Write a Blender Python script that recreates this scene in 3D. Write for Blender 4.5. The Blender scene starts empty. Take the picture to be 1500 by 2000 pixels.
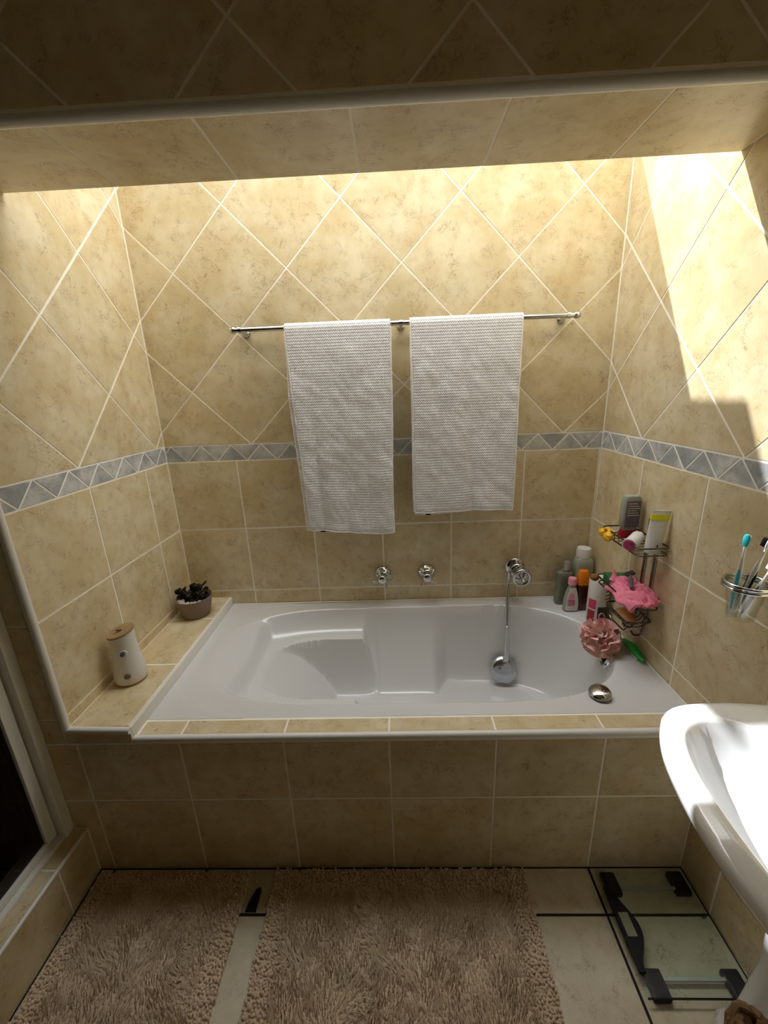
import bpy, bmesh, math, random
from mathutils import Vector, Matrix, noise
random.seed(7)
SC = bpy.context.scene
COL = SC.collection
V = Vector
PI = math.pi
# ------------------------------------------------------------------ camera
T = 0.333                      # tile module
W = 1.9992                     # width of the bath recess
ZB, ZT = 1.3182, 1.392         # border band
ZD = 0.575                     # bath rim
ZL = 0.615                     # ledge beside the bath
ZS = 2.167                     # soffit
ZC = 2.484                     # ceiling / skylight
YF = -0.857                    # front plane (bath panel, bulkhead)
YS = -0.555                    # back edge of the soffit
yaw, pitch, roll, fpx = 0.0328, -0.2878, -0.04, 797.67
cam_d = bpy.data.cameras.new('camera')
cam = bpy.data.objects.new('camera', cam_d); COL.objects.link(cam)
cam_d.sensor_fit = 'VERTICAL'; cam_d.sensor_height = 36.0
cam_d.lens = fpx / 2000 * 36.0
cam_d.clip_start = 0.02
fwd = V((-math.sin(yaw)*math.cos(pitch), math.cos(yaw)*math.cos(pitch), math.sin(pitch)))
rgt = V((math.cos(yaw), math.sin(yaw), 0)); upv = rgt.cross(fwd)
r2 = math.cos(roll)*rgt + math.sin(roll)*upv
u2 = -math.sin(roll)*rgt + math.cos(roll)*upv
m3 = Matrix((r2, u2, -fwd)).transposed()
cam.matrix_world = Matrix.Translation((1.0654, -1.8738, 1.601)) @ m3.to_4x4()
SC.camera = cam
# ------------------------------------------------------------------ light
wd = bpy.data.worlds.new('world'); SC.world = wd; wd.use_nodes = True
bg = wd.node_tree.nodes['Background']
bg.inputs[0].default_value = (0.96, 0.975, 1.0, 1); bg.inputs[1].default_value = 7.0
sd = bpy.data.lights.new('sun', 'SUN'); sun = bpy.data.objects.new('sun', sd); COL.objects.link(sun)
sd.energy = 7.6; sd.angle = math.radians(0.6); sd.color = (0.96, 0.98, 1.0)
sun.rotation_euler = V((0.70, -0.555, -1.0)).to_track_quat('-Z', 'Y').to_euler()
pd = bpy.data.lights.new('skylight_portal', 'AREA'); po = bpy.data.objects.new('skylight_portal', pd); COL.objects.link(po)
pd.shape = 'RECTANGLE'; pd.size = 2.3; pd.size_y = 0.84; po.location = (0.85, -0.14, 2.975)
pd.cycles.is_portal = True
vs = SC.view_settings
vs.view_transform = 'Standard'; vs.look = 'None'; vs.gamma = 1.0; vs.use_curve_mapping = False
vs.exposure = 0.10
SC.cycles.max_bounces = 14; SC.cycles.diffuse_bounces = 10; SC.cycles.glossy_bounces = 5
SC.cycles.transparent_max_bounces = 12; SC.cycles.transmission_bounces = 6
SC.cycles.caustics_reflective = False; SC.cycles.caustics_refractive = False
SC.cycles.sample_clamp_indirect = 6.0
# ------------------------------------------------------------------ materials
def lin(r, g, b):
    f = lambda c: (c/255/12.92) if c/255 <= .04045 else ((c/255+.055)/1.055)**2.4
    return (f(r), f(g), f(b), 1)
class NT:
    def __init__(s, name):
        s.m = bpy.data.materials.new(name); s.m.use_nodes = True
        s.t = s.m.node_tree; s.p = s.t.nodes['Principled BSDF']; s.out = s.t.nodes['Material Output']
    def n(s, typ, **k):
        nd = s.t.nodes.new(typ)
        for a, v in k.items(): setattr(nd, a, v)
        return nd
    def l(s, a, b): s.t.links.new(a, b)
    def math(s, op, a, b=None, c=None, clamp=False):
        nd = s.n('ShaderNodeMath', operation=op); nd.use_clamp = clamp
        for i, x in enumerate((a, b, c)):
            if x is None: continue
            if isinstance(x, (int, float)): nd.inputs[i].default_value = x
            else: s.l(x, nd.inputs[i])
        return nd.outputs[0]
    def mix(s, fac, a, b, mode='MIX'):
        nd = s.n('ShaderNodeMix', data_type='RGBA', blend_type=mode)
        for i, x in ((0, fac), (6, a), (7, b)):
            if isinstance(x, (int, float)): nd.inputs[i].default_value = x
            elif isinstance(x, tuple): nd.inputs[i].default_value = x
            else: s.l(x, nd.inputs[i])
        return nd.outputs[2]
    def noise(s, vec, scale, detail=3, rough=.55, dist=0):
        nd = s.n('ShaderNodeTexNoise'); nd.inputs['Scale'].default_value = scale
        nd.inputs['Detail'].default_value = detail; nd.inputs['Roughness'].default_value = rough
        nd.inputs['Distortion'].default_value = dist
        s.l(vec, nd.inputs['Vector']); return nd.outputs[0]
    def ramp(s, fac, lo, hi):
        nd = s.n('ShaderNodeMapRange'); nd.inputs[1].default_value = lo; nd.inputs[2].default_value = hi
        s.l(fac, nd.inputs[0]); return nd.outputs[0]
    def bump(s, h, strength, dist):
        nd = s.n('ShaderNodeBump'); nd.inputs['Strength'].default_value = strength; nd.inputs['Distance'].default_value = dist
        s.l(h, nd.inputs['Height']); s.l(nd.outputs[0], s.p.inputs['Normal'])
    def pos(s): return s.n('ShaderNodeNewGeometry').outputs['Position']
    def obj(s): return s.n('ShaderNodeTexCoord').outputs['Object']
def plain(name, rgb, rough=.5, metal=0.0, var=.06, scale=30, coat=0, bump=0, spec=.5, sss=0):
    t = NT(name); c = lin(*rgb)
    nz = t.noise(t.obj(), scale)
    dk = tuple(x*(1-var) for x in c[:3])+(1,); lt = tuple(min(1, x*(1+var)) for x in c[:3])+(1,)
    t.l(t.mix(nz, dk, lt), t.p.inputs['Base Color'])
    t.p.inputs['Roughness'].default_value = rough; t.p.inputs['Metallic'].default_value = metal
    t.p.inputs['Coat Weight'].default_value = coat; t.p.inputs['Specular IOR Level'].default_value = spec
    if sss: t.p.inputs['Subsurface Weight'].default_value = sss; t.p.inputs['Subsurface Radius'].default_value = (.01, .006, .004)
    if bump: t.bump(nz, bump, .002)
    return t.m
def tilemat(name, base, light, warm, vein, rough=.32, vs_=1.0):
    t = NT(name)
    oi = t.n('ShaderNodeObjectInfo').outputs['Random']
    off = t.n('ShaderNodeCombineXYZ')
    t.l(t.math('MULTIPLY', oi, 37.0), off.inputs[0]); t.l(t.math('MULTIPLY', oi, 91.0), off.inputs[1]); t.l(t.math('MULTIPLY', oi, 53.0), off.inputs[2])
    ad = t.n('ShaderNodeVectorMath', operation='ADD'); t.l(t.pos(), ad.inputs[0]); t.l(off.outputs[0], ad.inputs[1])
    v = ad.outputs[0]
    big = t.noise(v, 7*vs_, 4, .6); mid = t.noise(v, 24*vs_, 4, .65); wrm = t.noise(v, 11*vs_, 3)
    c = t.mix(t.ramp(big, .40, .62), lin(*base), lin(*light))
    c = t.mix(t.math('MULTIPLY', t.ramp(wrm, .56, .74), .42), c, lin(*warm))
    c = t.mix(t.math('MULTIPLY', t.ramp(mid, .42, .74), .15), c, lin(*vein))
    # short dark crackle veins
    def veins(sc, wd_, msc, lo, hi):
        a = t.noise(v, sc, 3, .62, .9)
        ln = t.math('SUBTRACT', 1.0, t.math('MULTIPLY', t.math('ABSOLUTE', t.math('SUBTRACT', a, .5)), wd_), clamp=True)
        return t.math('MULTIPLY', ln, t.ramp(t.noise(v, msc, 2), lo, hi), clamp=True)
    v1 = veins(20*vs_, 60, 12*vs_, .50, .60); v2 = veins(46*vs_, 40, 24*vs_, .52, .62)
    vv = t.math('MAXIMUM', v1, t.math('MULTIPLY', v2, .8))
    c = t.mix(t.math('MULTIPLY', vv, .62), c, lin(*vein))
    br = t.math('ADD', .955, t.math('MULTIPLY', oi, .09))
    g = t.n('ShaderNodeCombineColor'); [t.l(br, g.inputs[i]) for i in range(3)]
    c = t.mix(1.0, c, g.outputs[0], 'MULTIPLY')
    t.l(c, t.p.inputs['Base Color']); t.p.inputs['Roughness'].default_value = rough
    t.p.inputs['Specular IOR Level'].default_value = .45
    t.bump(mid, .12, .002)
    return t.m
M = {}
M['tile'] = tilemat('beige_wall_tile', (208, 190, 148), (221, 208, 174), (208, 176, 122), (138, 102, 58))
M['floor'] = tilemat('beige_floor_tile', (196, 186, 158), (208, 199, 174), (190, 174, 138), (134, 116, 82), .42)
M['stone'] = tilemat('blue_grey_border_stone', (160, 163, 162), (204, 204, 198), (170, 168, 156), (92, 102, 112), .45, 1.6)
M['grout'] = plain('cream_grout', (250, 243, 230), .85, var=.08)
M['dgrout'] = plain('dark_floor_grout', (34, 29, 24), .9, var=.2)
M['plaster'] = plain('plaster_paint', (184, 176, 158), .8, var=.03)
M['shaft'] = plain('light_well_paint', (140, 137, 128), .8, var=.03)  # kept grey to cut light bounced onto the upper walls
M['trim'] = plain('white_plastic_trim', (230, 228, 220), .35, var=.03)
M['enamel'] = plain('white_bath_enamel', (214, 214, 213), .2, var=.01, coat=.3)
M['ceramic'] = plain('white_ceramic', (238, 239, 240), .08, var=.01, coat=.5)
M['chrome'] = plain('chrome', (205, 207, 210), .08, 1.0, var=.02)
M['satin'] = plain('satin_chrome', (190, 194, 202), .22, 1.0, var=.02)
M['wire'] = plain('dark_chrome_wire', (112, 104, 98), .25, 1.0, var=.15)
M['black'] = plain('black_plastic', (8, 8, 9), .45, var=.2, spec=.2)
M['alu'] = plain('white_aluminium', (232, 232, 226), .4, var=.03)
M['soil'] = plain('dark_soil', (26, 20, 16), .95, var=.5, scale=300, bump=.8)
M['pot'] = plain('taupe_clay_pot', (128, 110, 94), .6, var=.05)
M['pebble'] = plain('white_pebbles', (205, 198, 190), .7, var=.2, scale=400, bump=1)
M['leaf'] = plain('dark_succulent_leaf', (42, 36, 22), .45, var=.35, scale=80)
M['wood'] = plain('light_wood_print', (160, 132, 92), .5, var=.12, scale=60)
M['wplast'] = plain('white_plastic', (222, 219, 210), .35, var=.02)
M['grey'] = plain('grey_plastic', (92, 94, 100), .35, var=.08)
M['silver'] = plain('silver_cap', (178, 180, 178), .35, .6, var=.05)
M['pinkcap'] = plain('pink_cap', (232, 150, 168), .4, var=.04)
M['pink'] = plain('hot_pink_print', (206, 52, 96), .4, var=.06)
M['magenta'] = plain('magenta_cap', (190, 26, 110), .35, var=.05)
M['red'] = plain('crimson_cap', (160, 16, 44), .35, var=.05)
M['yellow'] = plain('yellow_plastic', (236, 178, 12), .4, var=.06)
M['lime'] = plain('yellow_green_print', (222, 214, 24), .4, var=.05)
M['green'] = plain('dark_green_card', (34, 104, 52), .5, var=.08)
M['bgreen'] = plain('bright_green_plastic', (22, 150, 40), .35, var=.06)
M['orange'] = plain('orange_cap', (232, 128, 8), .35, var=.08)
M['amber'] = plain('dark_amber_plastic', (70, 20, 8), .2, var=.2)
M['smoke'] = plain('murky_grey_green_plastic', (120, 124, 106), .18, var=.08)
M['smokec'] = plain('cloudy_clear_plastic', (156, 158, 142), .2, var=.05)
M['soap'] = plain('peach_soap', (222, 164, 104), .45, var=.06)
M['terry'] = plain('pink_terry_cloth', (246, 138, 162), .9, var=.12, scale=260, bump=.6)
M['loofah'] = plain('dusty_pink_mesh', (236, 196, 188), .8, var=.1, scale=120)
M['teal'] = plain('teal_plastic', (58, 178, 188), .3, var=.05)
M['violet'] = plain('violet_plastic', (112, 72, 138), .35, var=.05)
M['label'] = plain('grey_violet_label', (110, 100, 118), .4, var=.15, scale=90)
M['kraft'] = plain('brown_crumpled_paper', (136, 104, 70), .8, var=.25, scale=40, bump=.5)
M['lcd'] = plain('lcd_screen', (124, 126, 100), .3, var=.03)
M['print'] = plain('dark_print', (52, 46, 46), .5, var=.1)
M['brownsp'] = plain('brown_sponge', (132, 92, 30), .9, var=.25, scale=200, bump=.8)
def glassmat(name, tint, gl=.0, fres=True, base=.06):
    t = NT(name)
    tr = t.n('ShaderNodeBsdfTransparent'); tr.inputs[0].default_value = tint
    g = t.n('ShaderNodeBsdfGlossy'); g.inputs['Roughness'].default_value = gl
    lw = t.n('ShaderNodeLayerWeight'); lw.inputs[0].default_value = .5
    fr = t.math('ADD', base*.7, t.math('MULTIPLY', t.math('POWER', lw.outputs['Facing'], 5.0), .9))
    wob = t.noise(t.obj(), 5)
    f = t.math('ADD', fr, t.math('MULTIPLY', wob, .02), clamp=True)
    mx = t.n('ShaderNodeMixShader'); t.l(f, mx.inputs[0]); t.l(tr.outputs[0], mx.inputs[1]); t.l(g.outputs[0], mx.inputs[2])
    t.l(mx.outputs[0], t.out.inputs[0]); return t.m
M['glass'] = glassmat('clear_glass', (.93, .95, .94, 1))
M['scaleglass'] = glassmat('scale_glass', (.90, .93, .91, 1), base=.02)
M['tinted'] = glassmat('bronze_tinted_shower_glass', (.20, .17, .12, 1))
M['clearplastic'] = glassmat('clear_plastic', (.80, .80, .78, 1), .1)
def towelmat():
    t = NT('white_zigzag_terry')
    uv = t.n('ShaderNodeTexCoord').outputs['UV']
    sp = t.n('ShaderNodeSeparateXYZ'); t.l(uv, sp.inputs[0])
    x, y = sp.outputs[0], sp.outputs[1]       # metres
    tri = t.math('PINGPONG', x, .0046)
    ph = t.math('MULTIPLY', t.math('ADD', y, t.math('MULTIPLY', tri, 1.25)), 2*PI/.0115)
    h = t.math('ADD', t.math('MULTIPLY', t.math('SINE', ph), .5), .5)
    h2 = t.math('MULTIPLY', h, t.math('ADD', .6, t.math('MULTIPLY', t.noise(t.obj(), 420, 2), .8)))
    t.l(t.mix(t.math('MULTIPLY', h2, 1.0, clamp=True), lin(218, 218, 222), lin(250, 250, 252)), t.p.inputs['Base Color'])  # shade in the holes of the weave, put into the colour
    t.p.inputs['Roughness'].default_value = .95; t.p.inputs['Specular IOR Level'].default_value = .1
    t.p.inputs['Sheen Weight'].default_value = .2
    t.bump(h2, .55, .004); return t.m
M['towel'] = towelmat()
M['hem'] = plain('white_towel_hem', (238, 236, 232), .95, var=.05, scale=300)
def rugmat(name, a, b, c):
    t = NT(name)
    n1 = t.noise(t.pos(), 9, 4, .6); n2 = t.noise(t.pos(), 260, 2)
    col = t.mix(t.ramp(n1, .36, .66), lin(*a), lin(*b))
    col = t.mix(t.math('MULTIPLY', t.ramp(n2, .4, .75), .55), col, lin(*c))
    t.l(col, t.p.inputs['Base Color']); t.p.inputs['Roughness'].default_value = .9
    t.p.inputs['Specular IOR Level'].default_value = .15; t.p.inputs['Sheen Weight'].default_value = .3
    return t.m
M['shag'] = rugmat('beige_shag_pile', (206, 186, 158), (224, 206, 180), (164, 138, 108))
M['loop'] = rugmat('beige_loop_pile', (214, 194, 166), (230, 210, 184), (174, 148, 118))
# ------------------------------------------------------------------ object helpers
WORLD = {}
def link(o, parent, wloc):
    COL.objects.link(o)
    WORLD[o.name] = V(wloc)
    if parent is not None:
        o.parent = parent; o.location = V(wloc) - WORLD[parent.name]
    else: o.location = V(wloc)
    return o
def tag(o, label=None, cat=None, group=None, kind=None):
    if label: o['label'] = label
    if cat: o['category'] = cat
    if group: o['group'] = group
    if kind: o['kind'] = kind
    return o
def thing(name, label, cat, loc, group=None):
    o = bpy.data.objects.new(name, None); o.empty_display_size = .03
    link(o, None, loc); return tag(o, label, cat, group)
def setmats(me, mat):
    for k in (mat if isinstance(mat, (list, tuple)) else [mat]): me.materials.append(M[k])
def obj(name, bm, mat, parent=None, smooth=True, angle=40):
    """one mesh object; verts given in world space, origin moved to the base centre"""
    bm.verts.ensure_lookup_table()
    xs = [v.co for v in bm.verts]
    lo = V((min(c.x for c in xs), min(c.y for c in xs), min(c.z for c in xs)))
    hi = V((max(c.x for c in xs), max(c.y for c in xs), max(c.z for c in xs)))
    o0 = V(((lo.x+hi.x)/2, (lo.y+hi.y)/2, lo.z))
    for v in bm.verts: v.co -= o0
    bmesh.ops.recalc_face_normals(bm, faces=bm.faces)
    me = bpy.data.meshes.new(name); bm.to_mesh(me); bm.free(); setmats(me, mat)
    if smooth:
        for p in me.polygons: p.use_smooth = True
        if angle < 180: me.set_sharp_from_angle(angle=math.radians(angle))
    return link(bpy.data.objects.new(name, me), parent, o0)
def B(): return bmesh.new()
def box(bm, x0, x1, y0, y1, z0, z1, bev=0, seg=2, mi=0):
    r = bmesh.ops.create_cube(bm, size=1.0)
    for v in r['verts']:
        v.co = V((x0+(v.co.x+.5)*(x1-x0), y0+(v.co.y+.5)*(y1-y0), z0+(v.co.z+.5)*(z1-z0)))
    fs = list({f for v in r['verts'] for f in v.link_faces})
    if bev:
        es = list({e for v in r['verts'] for e in v.link_edges})
        b = bmesh.ops.bevel(bm, geom=es, offset=bev, segments=seg, profile=.5, affect='EDGES')
        fs = b['faces']
    for f in fs: f.material_index = mi
    return bm
def lathe(bm, prof, c=(0, 0, 0), n=32, axis=None, sx=1, sy=1, mi=0, mat4=None):
    """prof: list of (r,h). axis: direction of h"""
    c = V(c); ax = V(axis or (0, 0, 1)).normalized()
    q = V((0, 0, 1)).rotation_difference(ax)
    rings = []
    for r, h in prof:
        if r < 1e-6:
            rings.append([bm.verts.new(c + q @ V((0, 0, h)))])
        else:
            rings.append([bm.verts.new(c + q @ V((r*sx*math.cos(2*PI*i/n), r*sy*math.sin(2*PI*i/n), h))) for i in range(n)])
    for a, b in zip(rings, rings[1:]):
        for i in range(n):
            j = (i+1) % n
            if len(a) == 1 and len(b) == 1: continue
            if len(a) == 1: f = bm.faces.new((a[0], b[i], b[j]))
            elif len(b) == 1: f = bm.faces.new((a[i], b[0], a[j]))
            else: f = bm.faces.new((a[i], a[j], b[j], b[i]))
            f.material_index = mi
    return bm
def smoothpath(pts, k=6, closed=False):
    P = [V(p) for p in pts]; out = []; n = len(P)
    rng = n if closed else n-1
    for i in range(rng):
        p1, p2 = P[i], P[(i+1) % n]
        p0 = P[(i-1) % n] if (closed or i > 0) else p1
        p3 = P[(i+2) % n] if (closed or i+2 < n) else p2
        for s in range(k):
            t = s/k
            out.append(.5*((2*p1)+(-p0+p2)*t+(2*p0-5*p1+4*p2-p3)*t*t+(-p0+3*p1-3*p2+p3)*t**3))
    if not closed: out.append(P[-1])
    return out
def tube(bm, pts, r, n=8, closed=False, caps=True, mi=0):
    P = [V(p) for p in pts]; m = len(P); rings = []
    up = None
    for i, p in enumerate(P):
        if closed: t = (P[(i+1) % m]-P[i-1]).normalized()
        else: t = (P[min(i+1, m-1)]-P[max(i-1, 0)]).normalized()
        if up is None: up = V((0, 0, 1)) if abs(t.z) < .9 else V((1, 0, 0))
        a = (up - t*up.dot(t)).normalized(); b = t.cross(a); up = a
        rr = r[i] if isinstance(r, (list, tuple)) else r
        rings.append([bm.verts.new(p + (a*math.cos(2*PI*k/n)+b*math.sin(2*PI*k/n))*rr) for k in range(n)])
    idx = range(m if closed else m-1)
    for i in idx:
        A, C = rings[i], rings[(i+1) % m]
        for k in range(n):
            f = bm.faces.new((A[k], A[(k+1) % n], C[(k+1) % n], C[k])); f.material_index = mi
    if caps and not closed:
        bm.faces.new(rings[0][::-1]).material_index = mi; bm.faces.new(rings[-1]).material_index = mi
    return bm
def xform(bm, mat, start=0):
    bm.verts.ensure_lookup_table()
    for v in bm.verts[start:]: v.co = mat @ v.co
def loft(bm, rings, closed=True, cap0=True, cap1=True, mi=0):
    R = [[bm.verts.new(p) for p in r] for r in rings]; n = len(R[0])
    for a, b in zip(R, R[1:]):
        for i in range(n if closed else n-1):
            bm.faces.new((a[i], a[(i+1) % n], b[(i+1) % n], b[i])).material_index = mi
    if cap0: bm.faces.new(R[0][::-1]).material_index = mi
    if cap1: bm.faces.new(R[-1]).material_index = mi
    return R
# ------------------------------------------------------------------ tile laying
def clip_half(poly, nx, ny, d):
    out = []
    for i in range(len(poly)):
        a, b = poly[i], poly[(i+1) % len(poly)]
        da = a[0]*nx+a[1]*ny-d; db = b[0]*nx+b[1]*ny-d
        if da >= -1e-9: out.append(a)
        if (da > 1e-9 and db < -1e-9) or (da < -1e-9 and db > 1e-9):
            t = da/(da-db); out.append((a[0]+(b[0]-a[0])*t, a[1]+(b[1]-a[1])*t))
    return out
def clip_rect(poly, r):
    for nx, ny, d in ((1, 0, r[0]), (-1, 0, -r[1]), (0, 1, r[2]), (0, -1, -r[3])):
        poly = clip_half(poly, nx, ny, d)
        if len(poly) < 3: return []
    return poly
def inset(poly, d):
    n = len(poly); out = list(poly)
    for i in range(n):
        a, b = poly[i], poly[(i+1) % n]
        ex, ey = b[0]-a[0], b[1]-a[1]; L = math.hypot(ex, ey)
        if L < 1e-7: continue
        nx, ny = -ey/L, ex/L
        out = clip_half(out, nx, ny, a[0]*nx+a[1]*ny+d)
        if len(out) < 3: return []
    r = []
    for q in out:
        if not r or math.hypot(q[0]-r[-1][0], q[1]-r[-1][1]) > 1e-4: r.append(q)
    while len(r) > 2 and math.hypot(r[0][0]-r[-1][0], r[0][1]-r[-1][1]) <= 1e-4: r.pop()
    return r if len(r) > 2 else []
CACHE = {}
def lay(parent, poly, frame, mat='tile', gap=.0064, th=.006, name='tile', bev=.0006):
    poly = inset(poly, gap/2)
    if len(poly) < 3: return
    ar = .5*sum(poly[i][0]*poly[(i+1) % len(poly)][1]-poly[(i+1) % len(poly)][0]*poly[i][1] for i in range(len(poly)))
    if ar < 2e-4: return
    O, u, v, n = frame
    cx = sum(p[0] for p in poly)/len(poly); cy = sum(p[1] for p in poly)/len(poly)
    key = (mat, tuple(n), th, tuple((round(p[0]-cx, 4), round(p[1]-cy, 4)) for p in poly))
    me = CACHE.get(key)
    if me is None:
        loc = [(p[0]-cx, p[1]-cy) for p in poly]
        top = inset(loc, bev)
        if len(top) != len(loc): top = [(a*.985, b*.985) for a, b in loc]
        vs_ = [u*a+v*b-n*th for a, b in loc]+[u*a+v*b-n*bev for a, b in loc]+[u*a+v*b for a, b in top]
        k = len(loc)
        fc = [tuple(range(2*k, 3*k))]
        for l_ in (0, k):
            fc += [(l_+i, l_+(i+1) % k, l_+k+(i+1) % k, l_+k+i) for i in range(k)]
        me = bpy.data.meshes.new(name); me.from_pydata([tuple(x) for x in vs_], [], fc); me.materials.append(M[mat]); me.update()
        CACHE[key] = me
    j = random.uniform(-.0003, .0003)
    link(bpy.data.objects.new(name, me), parent, O+u*cx+v*cy+n*j)
def grid(parent, frame, rect, u0, v0, du=T, dv=T, mat='tile', gap=.0064, name='tile', th=.006):
    i0 = math.floor((rect[0]-u0)/du); i1 = math.ceil((rect[1]-u0)/du)
    j0 = math.floor((rect[2]-v0)/dv); j1 = math.ceil((rect[3]-v0)/dv)
    for i in range(i0, i1):
        for j in range(j0, j1):
            a, b = u0+i*du, v0+j*dv
            p = clip_rect([(a, b), (a+du, b), (a+du, b+dv), (a, b+dv)], rect)
            if p: lay(parent, p, frame, mat, gap, th, name)
def diamonds(parent, frame, rect, u0, v0):
    h = T*2**.5/2
    for k in range(math.floor((rect[0]-u0)/h)-1, math.ceil((rect[1]-u0)/h)+2):
        for m in range(math.floor((rect[2]-v0)/h)-1, math.ceil((rect[3]-v0)/h)+2):
            if (k+m) % 2 == 0: continue
            a, b = u0+k*h, v0+m*h
            p = clip_rect([(a, b-h), (a+h, b), (a, b+h), (a-h, b)], rect)
            if p: lay(parent, p, frame)
def border(parent, frame, u0, u1, ph, p=.14):
    for k in range(math.floor((u0-ph)/p)-2, math.ceil((u1-ph)/p)+2):
        a = ph+k*p
        for tri in ([(a-p/2, ZB), (a+p/2, ZB), (a, ZT)], [(a, ZT), (a+p/2, ZB), (a+p, ZT)]):
            q = clip_rect(tri, (u0, u1, ZB, ZT))
            if q: lay(parent, q, frame, 'stone', .0055, .006, 'border_tile')
X, Y, Z = V((1, 0, 0)), V((0, 1, 0)), V((0, 0, 1))
def FR(o, u, v): return (V(o), u, v, u.cross(v))
def struct(name, bm, mat, label=None, smooth=False):
    o = obj(name, bm, mat, None, smooth); tag(o, label=label, kind='structure'); return o
TH = .0012   # grout lies this far behind the tile faces
# ------------------------------------------------------------------ the setting
wb = struct('wall_back', box(B(), -.15, W+.15, TH, .15, 0, ZC), 'grout', 'tiled wall behind the bath with pale diamond tiles above a grey stone border')
f = FR((0, 0, 0), X, Z)
grid(wb, f, (0, W, ZD-.012, ZB), .3269, ZB-3*T)
border(wb, f, 0, W, .03)
diamonds(wb, f, (0, W, ZT, ZC), .4089, ZT)
wl = struct('wall_left', box(B(), -.10, -TH, YF+.012, TH, 0, ZC), 'grout', 'tiled side wall of the bath recess above the ledge')
f = FR((0, 0, 0), Y, Z)
grid(wl, f, (-.845, 0, ZL-.012, ZB), -.1762, ZB-3*T)
border(wl, f, -.845, 0, -.02)
diamonds(wl, f, (-.845, 0, ZT, ZC), -.5359, ZT)
wr = struct('wall_right', box(B(), W+TH, W+.15, -2.9, .15, 0, ZC), 'grout', 'tiled side wall with the sun patch, the wire caddy and the basin')
f = FR((W, 0, 0), -Y, Z)
grid(wr, f, (0, 2.0, 0, ZB), .3228, ZB-4*T)
border(wr, f, 0, 2.0, .055)
diamonds(wr, f, (0, 2.0, ZT, ZC), .293, ZT)
# bulkhead above the bath
wk = struct('wall_bulkhead', box(B(), -1.0, W+TH, YF+TH, YS-TH, ZS+TH, ZC), 'grout', 'dark tiled bulkhead with diamond tiles spanning above the bath recess')
diamonds(wk, FR((0, YF, 0), X, Z), (-.3, W, ZS+.012, ZC), .768, 2.304)
grid(wk, FR((0, 0, ZS), X, -Y), (0, W, -YS, .83), .3269-T*2, -YS, T, .4)
struct('trim_1', tube(B(), [(-.3, YF+.012, ZS+.002), (W, YF+.012, ZS+.002)], .0125, 12), 'trim', 'rounded white edge strip along the bottom of the bulkhead', True)
# wall beside the recess (far end of the shower)
ws = struct('wall_shower', box(B(), -1.0, -.006, YF+TH+.0006, YF+.1, 0, ZC), 'grout', 'narrow shaded tiled wall between the recess and the shower frame')
f = FR((0, YF, 0), X, Z)
grid(ws, f, (-.9, -.012, .556, ZB), .0209-T*3, ZB-4*T)
grid(ws, f, (-.9, -.17, 0, .556), .0209-T*3, ZB-4*T)
grid(ws, f, (-.9, -.012, ZB, ZS), .0209-T*3, ZB)
# bath panel
wp = struct('wall_bath_panel', box(box(B(), -.17, W, YF+TH, YF+.03, 0, .562), 0, .206, YF+TH, YF+.03, .56, .606), 'grout', 'tiled front panel of the built-in bath')
grid(wp, f, (-.17, W, 0, .556), .0209, ZB-3*T-T)
# front ledge of the bath
we = struct('wall_bath_ledge', box(B(), .2, W, YF+.02, -.776, .50, ZD-TH), 'grout', 'narrow tiled ledge along the front of the bath')
grid(we, FR((0, 0, ZD), X, Y), (.212, W, YF+.018, -.781), .354-T, -.86, T, .3)
struct('trim_2', tube(B(), [(.207, YF+.010, ZD-.007), (W, YF+.010, ZD-.007)], .0105, 10), 'trim', 'rounded white edge strip along the front of the bath', True)
# side ledge
wg = struct('wall_side_ledge', box(B(), 0, .196, YF+.015, 0, .50, ZL-TH), 'grout', 'raised tiled ledge between the side wall and the bath')
grid(wg, FR((0, 0, ZL), X, Y), (.0, .196, -.846, 0), -.2, -.537-T*2, .5, T)
struct('trim_3', box(B(), .196, .2075, -.851, -.001, .51, ZL+.001, .003), 'trim', 'white strip along the bath side of the raised ledge', True)
struct('trim_4', tube(B(), [(-.004, YF+.008, ZL-.007), (.206, YF+.002, ZL-.007)], .0105, 10), 'trim', 'short white edge strip on the front end of the raised ledge', True)
struct('trim_5', tube(B(), [(-.004, YF+.008, ZL-.01), (-.004, YF+.008, ZS)], .0125, 10), 'trim', 'upright white corner strip on the outer edge of the side wall', True)
lay(wp, [(-.012, .560), (.206, .560), (.206, .604), (-.012, .604)], f)
# floor
fl = struct('floor', box(B(), -1.0, W+.1, -2.9, .1, -.1, -TH), 'dgrout', 'beige tiled bathroom floor with dark joints')
grid(fl, FR((0, 0, 0), X, Y), (-.03, W, -2.3, YF), 1.686-8*T, -.991-5*T, mat='floor', gap=.008)
# shower kerb and screen
wc = struct('wall_kerb', box(B(), -.17, -.03-TH, -2.3, YF, 0, .2-TH), 'grout', 'low tiled kerb below the shower screen')
grid(wc, FR((-.03, 0, 0), Y, Z), (-2.0, YF-.002, 0, .195), -.988-4*T, -.1, T, .4)
grid(wc, FR((0, 0, .2), X, Y), (-.17, -.036, -2.0, YF), -.3, -.988-4*T, .4, T)
struct('trim_7', tube(B(), [(-.034, -2.2, .196), (-.034, YF, .196)], .006, 8), 'trim', 'thin white edge strip along the shower kerb', True)
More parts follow.
